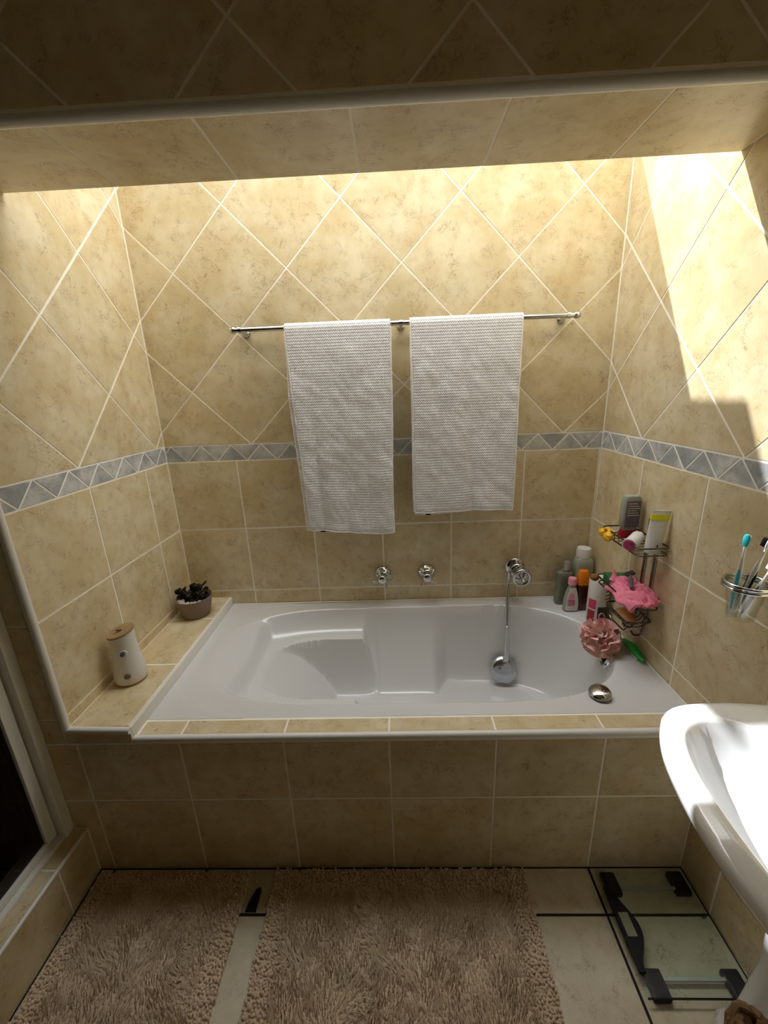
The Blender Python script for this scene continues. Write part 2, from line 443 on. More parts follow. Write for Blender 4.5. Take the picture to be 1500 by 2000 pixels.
# rest of the room, seen only from other positions
struct('wall_front', box(B(), -1.1, W+.15, -3.0, -2.9, 0, ZC), 'plaster')
struct('wall_shower_side', box(B(), -1.1, -1.0, -2.9, .1, 0, ZC), 'plaster')
ZK = 2.97      # skylight level at the top of the splayed light well
ce = B()
box(ce, -1.1, W+.15, -3.0, YS, ZC, ZC+.01)
box(ce, -1.1, -.30, YS, .15, ZC, ZC+.01)
box(ce, -.30, -.05, YS, .15, ZC-.008, ZC-.002)
struct('ceiling', ce, 'plaster', 'plain ceiling around the skylight opening')
sh = B()  # unseen shaft, depth and splay chosen to soften light on the upper walls
box(sh, -.32, W+.15, YS-.02, YS-.001, ZC+.01, ZK+.1)
box(sh, -.34, -.30, YS, .40, ZC, ZK+.1)
box(sh, W, W+.02, YS, .40, ZC, ZK+.1)
v8 = [sh.verts.new(p) for p in ((-.30, .004, ZC), (W, .004, ZC), (W, .277, ZK), (-.30, .277, ZK), (-.30, .16, ZC), (W, .16, ZC), (W, .40, ZK), (-.30, .40, ZK))]
for q in ((0, 1, 2, 3), (7, 6, 5, 4), (3, 2, 6, 7), (0, 4, 5, 1), (1, 5, 6, 2), (0, 3, 7, 4)): sh.faces.new([v8[i] for i in q])
struct('wall_skylight', sh, 'shaft', 'unseen grey light well of the skylight, deepened and splayed to soften the light above the bath')
sf = B()
box(sf, 0.30, .992, .064, .30, ZK, ZK+.01); box(sf, -.34, .05, YS, .40, ZK, ZK+.01)  # unseen blockers: one steps the sun patch, one dims the right wall
struct('light_blocker_1', sf, 'trim', 'unseen white panels added at the skylight to step the sun patch and cut sky light')
# ------------------------------------------------------------------ bath
def smooth01(t): t = max(0, min(1, t)); return t*t*(3-2*t)
def lerp(a, b, t): return a+(b-a)*t
YC, HW = -.392, .322
def tubdepth(x, y):
    v = abs(y-YC); D = .355+.03*smooth01((x-1.15)/.25)
    if x < .76: ex = (.76-x)/.49
    elif x > 1.42: ex = (x-1.42)/.485
    else: ex = 0
    p = 2.3
    n = (ex**p+(v/HW)**p)**(1/p)
    if n >= 1.25: return 0.0
    c = (ex/n)**2 if n > 1e-6 else 0
    S = lambda t, e: 1-(1-max(0, min(1, .5*(t+math.sqrt(t*t+.0005)))))**e
    w = lerp(.24, .30, c if x > 1 else 0); e = 2.3
    mm = smooth01((x-.885)/.08)*(1-smooth01((x-1.215)/.09))*smooth01((y-YC+.05)/.1)
    w = lerp(w, .62, mm); e = lerp(e, 1.7, mm)
    d = D*S((1-n)/w, e)
    if x < .96:
        n2 = (ex**p+(v*.8/HW*min(1, ex*1.6))**p)**(1/p)
        back = D*max(0, .5*((1-n2)+math.sqrt((1-n2)**2+.0008)))**1.65*1.02
        side = D*S((1-n-.36)/.26, 2.2)
        lim = max(side, .055*S((1-n)/.25, 1.5))
        tr_ = min(D, back, lim)
        pock = .092*S((1-n)/.30, 2.0)*smooth01((x-.37)/.09)
        k = .010; hh = max(0, min(1, .5+.5*(tr_-pock)/k)); dl = lerp(pock, tr_, hh)+k*hh*(1-hh)
        d = lerp(dl, d, smooth01((x-.880)/.08))
    return d
bm = B()
NX, NY = 300, 140
x0, x1, y0, y1 = .2085, W-.002, -.776, -.003
vg = [[bm.verts.new((x0+(x1-x0)*i/NX, y0+(y1-y0)*j/NY, 0)) for j in range(NY+1)] for i in range(NX+1)]
for col in vg:
    for v in col: v.co.z = ZD-tubdepth(v.co.x, v.co.y)
for i in range(NX):
    for j in range(NY):
        bm.faces.new((vg[i][j], vg[i+1][j], vg[i+1][j+1], vg[i][j+1]))
edge = [vg[i][0] for i in range(NX+1)]+[vg[NX][j] for j in range(1, NY+1)]+[vg[i][NY] for i in range(NX-1, -1, -1)]+[vg[0][j] for j in range(NY-1, 0, -1)]
low = [bm.verts.new((v.co.x, v.co.y, ZD-.02)) for v in edge]
for i in range(len(edge)):
    k = (i+1) % len(edge); bm.faces.new((edge[k], edge[i], low[i], low[k]))
tub = thing('bathtub', 'white built-in bathtub with moulded armrests set in beige tiles', 'bathtub', (1.1, YC, ZD-.36))
obj('tub_shell', bm, 'enamel', tub, True, 50)
ox = 1.899
while tubdepth(ox, -.44) < .05: ox -= .001
ov = B(); ax = V((-1, 0, .28)).normalized(); oc = V((ox-.002, -.44, ZD-.05))
lathe(ov, [(0, .006), (.012, .007), (.018, .004), (.028, .009), (.034, .006), (.035, 0), (0, 0)], oc, 28, ax)
of = obj('overflow_cover', ov, 'chrome', tub); of['label'] = 'round chrome overflow cover'
ok = B(); tube(ok, [oc+ax*.006+V((0, 0, -.015)), oc+ax*.016+V((0, 0, .012))], .007, 8)
obj('overflow_lever', ok, 'black', of)
bs = B(); tube(bs, [(x0+.004, y1-.003, ZD+.001), (x1-.004, y1-.003, ZD+.001)], .004, 6); obj('sealant_bead', bs, 'trim', tub)
bs = B(); tube(bs, [(x1-.002, y1-.004, ZD+.001), (x1-.002, y0+.004, ZD+.001)], .004, 6); obj('sealant_bead', bs, 'trim', tub)
# ------------------------------------------------------------------ towel rail and towels
RY, RZ = -.075, 1.862
tr = thing('towel_rail', 'long chrome towel rail on the wall above the bath', 'towel rail', (1.11, RY, RZ))
obj('rail_bar', tube(B(), [(.425, RY, RZ), (1.80, RY, RZ)], .0095, 16), 'chrome', tr)
for xx, s in ((.425, -1), (1.80, 1)):
    obj('end_cap', lathe(B(), [(0, 0), (.0125, 0), (.0135, .006), (.0135, .018), (.011, .022), (0, .024)], (xx-s*.004, RY, RZ), 20, (s, 0, 0)), 'chrome', tr)
for xx in (.447, 1.105, 1.772):
    bk = obj('bracket', lathe(B(), [(.0075, 0), (.0075, .055), (.010, .060), (.0155, .064), (.017, .072), (0, .072)], (xx, RY+.003, RZ-.004), 18, (0, 1, 0)), 'chrome', tr)
    obj('rail_clip', lathe(B(), [(.0098, 0), (.0125, .001), (.0125, .015), (.0098, .016)], (xx-.008, RY, RZ), 18, (1, 0, 0)), 'chrome', bk)
def towel(label, xa, xb, xa2, xb2, zf, zbk, seed, under):
    t = thing('bath_towel', label, 'towel', ((xa+xb)/2, RY-.02, min(zf, zbk)), 'towels on the rail')
    rr = .0155
    def prof(s):        # s metres along from the back hem, over the bar, to the front hem
        Lb = RZ-zbk; La = PI*rr; Lf = RZ-zf
        if s < Lb: return (rr, zbk+s, s/Lb, -1)
        if s < Lb+La:
            a = (s-Lb)/rr; return (rr*math.cos(a), RZ+rr*math.sin(a), 1, 0)
        return (-rr, RZ-(s-Lb-La), 1-(s-Lb-La)/Lf, 1)
    def sheet(bm, s0, s1, dx0, dx1, dy, nx=52, ns=120):
        uvl = bm.loops.layers.uv.verify(); g = []
        for i in range(ns+1):
            s = s0+(s1-s0)*i/ns; py, pz, q, side = prof(s); row = []
            k = 1-q
            for j in range(nx+1):
                w = j/nx
                xl = lerp(xa, xa2, k)+dx0*min(1, k*3); xr = lerp(xb, xb2, k)+dx1*min(1, k*3)
                x = lerp(xl, xr, w)
                fold = k*(.010*math.sin(w*7.0+seed+k*1.3)+.006*math.sin(w*15+seed*2.1-k*2)) + (.007*noise.noise(V((x*11+seed, pz*6, 3)))+.0035*noise.noise(V((x*30+pz*22, pz*14-x*9, seed))))*min(1, k*5)
                ed = .006*k*math.sin(pz*9+seed*3)
                y = RY+py+(dy if side == 1 else 0)*min(1, k*8)-(abs(fold) if side == 1 else -abs(fold)*.4)-(.016*k if side == 1 else 0)
                y = min(y, -.014)
                zz = pz+(.008*math.sin(w*5+seed)*k*k)+(.010*(1-w)*k*k if side == 1 else 0)
                row.append((bm.verts.new((x+ed*(1 if w < .5 else -1)*abs(w-.5), y, zz)), (x, s)))
            g.append(row)
        for i in range(ns):
            for j in range(nx):
                q = (g[i][j], g[i][j+1], g[i+1][j+1], g[i+1][j])
                fc = bm.faces.new([a[0] for a in q])
                for lp, a in zip(fc.loops, q): lp[uvl].uv = a[1]
        return g
    L = (RZ-zbk)+PI*rr+(RZ-zf)
    bm = B(); g = sheet(bm, 0, L, 0, 0, 0)
    front = [tuple(v[0].co) for v in g[-1]]; lft = [tuple(g[i][0][0].co) for i in range(len(g)) if i > 60]; rgh = [tuple(g[i][-1][0].co) for i in range(len(g)) if i > 60]
    o = obj('towel_cloth', bm, 'towel', t, True, 180)
    so = o.modifiers.new('thick', 'SOLIDIFY'); so.thickness = .006; so.offset = 0
    bm = B(); g2 = sheet(bm, (RZ-zbk)+PI*rr+.02, L, -under, .006, .011, ns=70)
    lo2 = [tuple(v[0].co) for v in g2[-1]]; l2 = [tuple(r_[0][0].co) for r_ in g2]
    o = obj('folded_layer', bm, 'towel', t, True, 180)
    so = o.modifiers.new('thick', 'SOLIDIFY'); so.thickness = .005; so.offset = 0
    h = B()
    for path in (front, lft, rgh, lo2, l2): tube(h, path, .0042, 6)
    obj('hem', h, 'hem', t, True)
    bx = front[6]; tg = B(); box(tg, bx[0]-.002, bx[0]+.02, bx[1]+.012, bx[1]+.0135, bx[2]-.014, bx[2]+.03)
    cg = obj('care_tag', tg, 'black', t, False); cg['label'] = 'small black care tag'
    return t
towel('longer white zigzag-weave towel hanging on the left half of the rail',   .632, 1.062, .672, 1.046, .985, 1.03, 1.0, .018)
towel('shorter white zigzag-weave towel hanging on the right half of the rail', 1.143, 1.588, 1.149, 1.580, 1.068, 1.052, 4.2, .003)
# ------------------------------------------------------------------ taps
def tap(x, z, rot, label):
    t = thing('bath_tap', label, 'tap', (x, -.03, z-.03), 'wall taps above the bath')
    c = (x, 0, z)
    obj('flange', lathe(B(), [(.0, .0), (.042, 0), (.043, .004), (.040, .011), (.028, .020), (.021, .028), (.0, .028)], c, 36, (0, -1, 0)), 'chrome', t)
    obj('bonnet', lathe(B(), [(.016, .02), (.016, .045), (.022, .048), (.023, .055), (.023, .068), (.018, .075), (.007, .078), (0, .078)], c, 28, (0, -1, 0)), 'chrome', t)
    for k in range(4):
        a = rot+k*PI/2; d = V((math.cos(a), 0, math.sin(a))); b = V((x, -.061, z))
        h = B(); tube(h, [b+d*.014, b+d*.026, b+d*.040, b+d*.048, b+d*.053], [.006, .005, .0062, .008, .004], 10)
        obj('handle_arm', h, 'chrome', t)
tap(.985, .722, .35, 'chrome cross-handle bath tap farther from the shower outlet')
tap(1.204, .726, .9, 'chrome cross-handle bath tap nearer the shower outlet')
# wall outlet with cradle
so_ = thing('shower_outlet', 'chrome wall outlet with ring cradle above the bath', 'outlet', (1.645, -.03, .70))
SX, SZ = 1.640, .742
obj('flange', lathe(B(), [(0, 0), (.046, 0), (.047, .005), (.041, .012), (.024, .020), (0, .02)], (SX, 0, SZ), 36, (0, -1, 0)), 'chrome', so_)
obj('outlet_body', lathe(B(), [(.021, .012), (.021, .036), (.035, .040), (.037, .048), (.035, .052), (.026, .056), (.026, .07), (.035, .074), (.036, .083), (.028, .088), (0, .088)], (SX, 0, SZ), 32, (0, -1, 0)), 'chrome', so_)
rg = B(); tube(rg, [V((SX+.002, -.112, SZ-.006))+V((.037*math.cos(a), -.006*math.sin(a), .040*math.sin(a))) for a in [2*PI*i/32 for i in range(32)]], .0078, 10, True)
obj('cradle_ring', rg, 'chrome', so_)
obj('cradle_neck', tube(B(), [(SX, -.08, SZ+.012), (SX, -.10, SZ+.022), (SX+.001, -.112, SZ+.027)], .008, 10), 'chrome', so_)
obj('lever', tube(B(), [(SX-.004, -.088, SZ), (SX+.004, -.106, SZ-.014), (SX+.010, -.120, SZ-.022)], [.010, .008, .007], 10), 'chrome', so_)
obj('hose_elbow', tube(B(), smoothpath([(SX-.018, -.045, SZ+.004), (SX-.034, -.046, SZ-.002), (SX-.038, -.046, SZ-.022), (SX-.039, -.047, SZ-.04)], 4), .0095, 10), 'chrome', so_)
# hand shower hanging into the bath
hs = thing('hand_shower', 'chrome hand shower hanging on its hose inside the bath', 'hand shower', (1.575, -.16, .23))
hp = smoothpath([(SX-.039, -.047, SZ-.038), (SX-.043, -.055, .66), (SX-.050, -.078, .60), (SX-.054, -.100, .55), (1.582, -.124, .500), (1.580, -.132, .478)], 10)
hb = B(); tube(hb, hp, [.0068+.0008*math.sin(i*2.6) for i in range(len(hp))], 10); obj('hose', hb, 'chrome', hs)
hb = B(); tube(hb, [(1.580, -.131, .484), (1.579, -.136, .462), (1.578, -.141, .44), (1.577, -.146, .415), (1.575, -.156, .375), (1.573, -.163, .345), (1.571, -.168, .325)], [.010, .0115, .0105, .013, .014, .0125, .012], 12); obj('shower_handle', hb, 'chrome', hs)
hx = V((-.05, -.90, .42)).normalized(); hc = V((1.567, -.158, .268))
hd = obj('shower_head', lathe(B(), [(0, -.012), (.050, -.010), (.062, -.004), (.0645, .004), (.060, .011), (.045, .018), (.022, .023), (0, .024)], hc, 40, hx), 'satin', hs)
hb = B(); tube(hb, [hc+hx*.020+V((.034*math.cos(a)+.0, 0, .012)) for a in (2.2, 2.6)], .003, 6); obj('spray_button', hb, 'black', hd)
# ------------------------------------------------------------------ plant pot on the ledge
PX, PY = .098, -.162
pt = thing('potted_succulent', 'small dark succulent in a taupe pot on the ledge', 'potted plant', (PX, PY, ZL))
obj('pot', lathe(B(), [(0, 0), (.056, 0), (.060, .003), (.070, .045), (.080, .090), (.081, .095), (.078, .096), (.075, .090), (.066, .06), (0, .06)], (PX, PY, ZL), 44), 'pot', pt)
obj('soil', lathe(B(), [(0, .080), (.035, .082), (.072, .078), (.072, .066), (0, .066)], (PX, PY, ZL), 32), 'soil', pt)
pb = B()
for k in range(70):
    a = random.uniform(-2.9, -.6); r = random.uniform(.045, .070)
    bmesh.ops.create_icosphere(pb, subdivisions=1, radius=random.uniform(.004, .007), matrix=Matrix.Translation((PX+r*math.cos(a), PY+r*math.sin(a), ZL+.083)))
tag(obj('white_pebbles', pb, 'pebble', pt), kind='stuff')
lf = B(); lathe(lf, [(0, 0), (.003, .002), (.009, .012), (.011, .020), (.008, .030), (0, .034)], (0, 0, 0), 10, None, 1, .38)
for v in lf.verts: v.co.y += -.004*(v.co.z/.03)**2
lf_me = bpy.data.meshes.new('leaf'); lf.to_mesh(lf_me); lf.free(); lf_me.materials.append(M['leaf'])
for p in lf_me.polygons: p.use_smooth = True
def leaf(p, d, s, spin, parent):
    o = bpy.data.objects.new('leaf', lf_me); COL.objects.link(o); o.parent = parent
    o.location = V(p)-WORLD[parent.name]
    q = V(d).normalized().to_track_quat('Z', 'Y'); o.rotation_mode = 'QUATERNION'
    o.rotation_quaternion = q @ V((0, 0, 1)).rotation_difference(V((0, 0, 1))) @ Matrix.Rotation(spin, 3, 'Z').to_quaternion(); o.scale = (s, s, s)
for sx, sy, hx_, hy_, hh in ((-.045, .0, -.060, .0, .06), (.012, .005, .012, .02, .085), (.024, .0, .034, .015, .10), (-.012, -.01, -.018, -.015, .05), (.0, .02, .0, .03, .065), (.03, -.01, .045, -.005, .05)):
    b0 = V((PX+sx, PY+sy, ZL+.078)); b1 = V((PX+hx_, PY+hy_, ZL+.078+hh*.55))
    obj('stem', tube(B(), [b0, (b0+b1)/2+V((.002, 0, .004)), b1], [.0032, .0028, .0022], 6), 'leaf', pt)
    for k in range(6):
        t_ = .25+.15*k; q = b0.lerp(b1, min(1, t_)); a = k*2.1+sx*90
        leaf(q, (math.cos(a)*.8, math.sin(a)*.8, .25+.16*k), .95+.06*k, a, pt)
# ------------------------------------------------------------------ air freshener
AX, AY = .066, -.618
af = thing('air_freshener', 'white air freshener dispenser with wood-look top and foot on the ledge', 'air freshener', (AX, AY, ZL))
def aring(z, r): return [V((AX+r*math.cos(2*PI*i/40), AY+r*.96*math.sin(2*PI*i/40), ZL+z+max(0, (z-.15)/.05)*.010*math.cos(2*PI*i/40-.6))) for i in range(40)]
bm = B(); loft(bm, [aring(.008, .052), aring(.014, .0545), aring(.035, .0545), aring(.07, .050), aring(.11, .0445), aring(.15, .0425), aring(.18, .0430), aring(.197, .0440)]); obj('body', bm, 'wplast', af)
bm = B(); loft(bm, [aring(0, .050), aring(.008, .0525), aring(.010, .0525)]); obj('foot', bm, 'wood', af)
bm = B(); loft(bm, [aring(.1965, .0445), aring(.2015, .0450), aring(.2045, .0435), aring(.2035, .02)]); ap = obj('top', bm, 'wood', af)
bm = B(); box(bm, AX-.016, AX+.012, AY-.004, AY+.004, ZL+.2035, ZL+.2065, .002); obj('top_slot', bm, 'print', ap)
nd = V((.42, -.9, 0)).normalized()
pc = V((AX, AY, ZL))+nd*.0435+V((0, 0, .128))
bm = B(); lathe(bm, [(0, .002), (.010, .0025), (.0135, .0015), (.014, -.004), (0, -.004)], pc, 24, nd+V((0, 0, .06)), 1, 1.35); noz = obj('nozzle_recess', bm, 'wplast', af)
bm = B(); lathe(bm, [(0, .005), (.006, .0045), (.009, .001), (0, 0)], pc+V((0, 0, .004)), 20, nd, 1, 1.3); obj('nozzle', bm, 'grey', noz)
pc = V((AX, AY, ZL))+nd*.0535+V((0, 0, .046))
bm = B(); lathe(bm, [(0, .002), (.009, .002), (.011, 0), (0, -.002)], pc, 24, nd+V((0, 0, .1))); obj('sensor_button', bm, 'pot', af)
# ------------------------------------------------------------------ bottles in the corner
def rrect(cx, cy, a, b, z, n=32, p=4.0, ang=0):
    out = []
    for i in range(n):
        t = 2*PI*i/n; c, s = math.cos(t), math.sin(t)
        k = (abs(c)**p+abs(s)**p)**(-1/p)
        x, y = a*k*c, b*k*s
        out.append(V((cx+x*math.cos(ang)-y*math.sin(ang), cy+x*math.sin(ang)+y*math.cos(ang), z)))
    return out
def cap(parent, cx, cy, z0, z1, r, mat, name='cap', top=.85):
    return obj(name, lathe(B(), [(0, 0), (r, 0), (r, (z1-z0)*.8), (r*top, z1-z0), (0, z1-z0+.001)], (cx, cy, z0), 24), mat, parent)
# flask bottle, grey cap
bx, by = 1.860, -.062
t = thing('flask_bottle', 'murky flat bottle with a slim silver cap beside the bath corner', 'bottle', (bx, by, ZD))
bm = B(); loft(bm, [rrect(bx, by, .037, .021, ZD+.001), rrect(bx, by, .039, .023, ZD+.006), rrect(bx, by, .037, .022, ZD+.05), rrect(bx, by, .033, .020, ZD+.085), rrect(bx, by, .036, .021, ZD+.13), rrect(bx, by, .036, .021, ZD+.160), rrect(bx, by, .030, .018, ZD+.166), rrect(bx, by, .014, .013, ZD+.168), rrect(bx, by, .013, .013, ZD+.176)])
obj('bottle_body', bm, 'smoke', t); cap(t, bx+.008, by, ZD+.174, ZD+.216, .0155, 'silver')
# large clear bottle, white cap
bx, by = 1.947, -.052
t = thing('large_bottle', 'large cloudy clear bottle with a wide white cap, tallest in the corner', 'bottle', (bx, by, ZD))
bm = B(); loft(bm, [rrect(bx, by, .042, .038, ZD+.001, p=2.6), rrect(bx, by, .045, .041, ZD+.008, p=2.6), rrect(bx, by, .045, .041, ZD+.19, p=2.6), rrect(bx, by, .043, .039, ZD+.215, p=2.5), rrect(bx, by, .036, .034, ZD+.232, p=2.3), rrect(bx, by, .029, .029, ZD+.238, p=2)])
obj('bottle_body', bm, 'smokec', t); cap(t, bx-.002, by, ZD+.236, ZD+.280, .0325, 'wplast', top=.92)
# amber bottle, orange cap
bx, by = 1.921, -.122
t = thing('amber_bottle', 'dark amber bottle with an orange cap standing in the corner', 'bottle', (bx, by, ZD))
bm = B(); loft(bm, [rrect(bx, by, .027, .020, ZD+.001, p=3), rrect(bx, by, .029, .022, ZD+.006, p=3), rrect(bx, by, .029, .022, ZD+.115, p=3), rrect(bx, by, .027, .021, ZD+.126, p=3), rrect(bx, by, .024, .019, ZD+.130, p=3)])
obj('bottle_body', bm, 'amber', t)
bm = B(); loft(bm, [rrect(bx, by, .026, .020, ZD+.128, p=3), rrect(bx, by, .026, .020, ZD+.160, p=3), rrect(bx, by, .024, .018, ZD+.185, p=2.6), rrect(bx, by, .019, .014, ZD+.196, p=2.4)]); obj('cap', bm, 'orange', t)
# baby oil style bottle
bx, by = 1.868, -.134
t = thing('oil_bottle', 'small clear bottle with a pink cap and pink printed label', 'bottle', (bx, by, ZD))
prof = [(.030, .018, .001), (.033, .020, .005), (.033, .020, .040), (.030, .019, .065), (.024, .017, .095), (.016, .014, .118), (.0135, .0135, .128), (.0125, .0125, .136)]
bm = B(); loft(bm, [rrect(bx, by, a, b, ZD+z, p=3) for a, b, z in prof]); obj('bottle_body', bm, 'smokec', t)
cap(t, bx, by, ZD+.134, ZD+.166, .0185, 'pinkcap', top=.88)
bm = B(); fr_ = [(a*.86, b+.0012, z) for a, b, z in prof[1:6]]
lab = [[V((bx+a*s, by-b*(.86+.14*(1-s*s)), ZD+z+.004)) for s in (-1, -.5, 0, .5, 1)] for a, b, z in fr_]
loft(bm, lab, closed=False, cap0=False, cap1=False); lb = obj('label', bm, 'wplast', t); lb['label'] = 'white and pink paper label'
bm = B(); c0 = V((bx-.006, by-.0245, ZD+.072)); bm.faces.new([bm.verts.new(c0+V((.014*math.cos(a), .003 if math.sin(a) > 0 else 0, .022*math.sin(a)*(1.0 if math.sin(a) < 0 else 1.2)))) for a in [2*PI*i/14 for i in range(14)]]); obj('label_drop', bm, 'pinkcap', lb, False)
for zz in (.036, .048, .058):
    bm = B(); box(bm, bx-.022, bx+.010, by-.0245, by-.0232, ZD+zz, ZD+zz+.004); obj('label_line', bm, 'pink' if zz < .05 else 'violet', lb, False)
# white round bottle with pink print
bx, by = 1.948, -.222
t = thing('lotion_bottle', 'white cylindrical bottle with crimson print beside the caddy', 'bottle', (bx, by, ZD))
obj('bottle_body', lathe(B(), [(0, .001), (.040, .001), (.043, .006), (.043, .198), (.040, .206), (.020, .214), (0, .217)], (bx, by, ZD), 40), 'wplast', t)
def decal(parent, cx, cy, r, a0, a1, z0, z1, mat, name='label'):
    bm = B(); n = 10
    loft(bm, [[V((cx+r*math.cos(a0+(a1-a0)*i/n), cy+r*math.sin(a0+(a1-a0)*i/n), z)) for i in range(n+1)] for z in (z0, z1)], closed=False, cap0=False, cap1=False)
    return obj(name, bm, mat, parent)
decal(t, bx, by, .0436, 3.25, 4.05, ZD+.003, ZD+.062, 'red'); decal(t, bx, by, .0437, 3.3, 4.1, ZD+.070, ZD+.115, 'pink')
decal(t, bx, by, .0437, 4.3, 5.6, ZD+.015, ZD+.085, 'print'); 
for k in range(4): decal(t, bx, by, .0437, 4.9, 5.7-.1*k, ZD+.12+.018*k, ZD+.125+.018*k, 'print', 'label_line')
# ------------------------------------------------------------------ wire caddy
cd = thing('wire_caddy', 'three-tier chrome wire caddy hanging on the side wall', 'caddy', (1.94, -.43, .66))
XW = W-.006
def rring(x0_, x1_, ya, yb, z, r=.018, k=4):
    P = []
    for cx, cy, a0 in ((x1_-r, yb-r, 0), (x0_+r, yb-r, PI/2), (x0_+r, ya+r, PI), (x1_-r, ya+r, 1.5*PI)):
        for i in range(k+1):
            a = a0+PI/2*i/k; P.append((cx+r*math.cos(a), cy+r*math.sin(a), z))
    return P
for k, yy in enumerate((-.428, -.484)):
    bm = B(); tube(bm, smoothpath([(XW-.002, yy, 1.118), (XW-.002, yy, .9), (XW-.002, yy, .76), (XW-.004, yy, .69), (XW-.014, yy, .667), (XW-.034, yy, .668), (XW-.046, yy, .684)], 5), .0042, 8); obj('upright_rod', bm, 'wire', cd)
bm = B(); tube(bm, [(XW-.002, -.428, 1.117), (XW-.002, -.484, 1.117)], .0042, 8); obj('top_rod', bm, 'wire', cd)
def tray(z, name, xo=1.884, ya=-.556, yb=-.305):
    bm = B(); tube(bm, rring(xo, XW, ya, yb, z), .0032, 8, True); tube(bm, rring(xo+.004, XW, ya+.004, yb-.004, z-.028), .0026, 8, True)
    for i in range(7):
        y = lerp(ya+.03, yb-.03, i/6); tube(bm, [(xo+.001, y, z), (xo+.004, y, z-.030), (XW-.002, y, z-.030)], .0018, 6)
    return obj(name, bm, 'wire', cd)
tray(1.05, 'upper_basket'); tray(.84, 'middle_basket')
bm = B(); tube(bm, rring(1.902, XW, -.525, -.362, .744), .0032, 8, True)
for i in range(8):
    y = lerp(-.505, -.382, i/7); tube(bm, smoothpath([(1.903, y, .744), (1.912, y, .724), (1.945, y, .714), (1.98, y, .724), (XW-.001, y, .744)], 4), .0018, 6)
tube(bm, smoothpath([(1.906, -.52, .742), (1.91, -.50, .700), (1.915, -.445, .690), (1.91, -.39, .700), (1.906, -.366, .742)], 5), .0028, 8)
obj('soap_basket', bm, 'wire', cd)
# items in the caddy
t = thing('inverted_bottle', 'clear labelled bottle standing upside down on a crimson cap in the caddy', 'bottle', (1.953, -.362, 1.023))
bx, by, bz = 1.953, -.362, 1.0235
bm = B(); loft(bm, [rrect(bx, by, .030, .020, bz, p=3), rrect(bx, by, .033, .022, bz+.012, p=3), rrect(bx, by, .026, .017, bz+.032, p=3)]); obj('cap', bm, 'red', t)
bm = B(); loft(bm, [rrect(bx, by, .024, .016, bz+.030, p=3), rrect(bx, by, .032, .020, bz+.045, p=3), rrect(bx, by, .034, .021, bz+.09, p=3), rrect(bx, by, .034, .020, bz+.150, p=3), rrect(bx, by, .028, .016, bz+.164, p=3), rrect(bx, by, .016, .010, bz+.168, p=2.4)]); obj('bottle_body', bm, 'smokec', t)
bm = B(); box(bm, bx-.026, bx+.026, by-.0228, by-.0212, bz+.046, bz+.148); lb = obj('label', bm, 'label', t, False)
for k in range(6):
    bm = B(); box(bm, bx-.022, bx+.022-.006*(k % 3), by-.0236, by-.0228, bz+.092+.009*k, bz+.0945+.009*k); obj('label_line', bm, 'wplast', lb, False)
t = thing('cream_tube', 'white squeeze tube with a yellow band standing in the caddy', 'tube', (1.960, -.520, 1.023))
bm = B(); rg_ = []
for z, a, b, dx in ((0, .024, .022, 0), (.01, .025, .023, 0), (.03, .025, .021, .001), (.08, .027, .014, .005), (.13, .029, .006, .010), (.152, .030, .0025, .012)):
    rg_.append(rrect(1.955+dx, -.520, a, b, 1.0235+z, p=2.4, ang=-.25))
loft(bm, rg_); obj('tube_body', bm, 'wplast', t)
bm = B(); loft(bm, [rrect(1.9642+.0006*k, -.520, .0300, .0092-.0018*k, 1.0235+.120+.0085*k, p=2.4, ang=-.25) for k in range(3)]); obj('printed_band', bm, 'lime', t)
bm = B(); box(bm, 1.953, 1.9575, -.5445, -.543, 1.05, 1.058); obj('printed_mark', bm, 'print', t, False)
t = thing('yellow_toy', 'yellow plastic clip hooked on the front of the upper caddy basket', 'clip', (1.876, -.375, 1.02))
for q, (yy, sz) in enumerate(((-.338, .015), (-.384, .019))):
    bm = B(); bmesh.ops.create_icosphere(bm, subdivisions=3, radius=1, matrix=Matrix.Translation((1.870, yy, 1.036-.002*q)) @ Matrix.Diagonal((sz*.8, sz*1.15, sz, 1)))
    for v in bm.verts: v.co += (v.co-V((1.870, yy, 1.036)))*.12*math.sin(v.co.z*420)*math.cos(v.co.y*260)
    obj('jaw', bm, 'yellow', t)
obj('clip_bridge', tube(B(), smoothpath([(1.872, -.338, 1.046), (1.879, -.352, 1.056), (1.879, -.370, 1.056), (1.872, -.384, 1.048)], 4), .006, 8), 'yellow', t)
t = thing('lying_bottle', 'small white bottle with a magenta disc cap lying in the caddy', 'bottle', (1.925, -.455, 1.026))
dv = V((.72, .62, .18)).normalized(); b0 = V((1.897, -.492, 1.048))
obj('bottle_body', lathe(B(), [(0, 0), (.020, .0), (.022, .004), (.022, .055), (.016, .066), (.009, .070), (.009, .080), (0, .08)], b0, 28, dv), 'wplast', t)
cb = obj('cap_rim', lathe(B(), [(0, -.004), (.023, -.004), (.0245, 0), (.0245, .010), (0, .010)], b0-dv*.009, 32, -dv), 'wplast', t)
obj('cap_disc', lathe(B(), [(0, .0125), (.0195, .012), (.0195, .009), (0, .009)], b0-dv*.009, 32, -dv), 'magenta', cb)
t = thing('soap_box', 'dark green soap carton in the middle caddy basket', 'box', (1.945, -.36, .815))
bm = B(); box(bm, -.044, .044, -.036, .036, 0, .042, .002); xform(bm, Matrix.Translation((1.943, -.362, .815)) @ Matrix.Rotation(-.12, 4, 'Z')); obj('carton', bm, 'green', t)
bm = B(); box(bm, -.030, .030, -.0368, -.0358, .012, .03); xform(bm, Matrix.Translation((1.943, -.362, .815)) @ Matrix.Rotation(-.12, 4, 'Z')); obj('printed_panel', bm, 'bgreen', t, False)
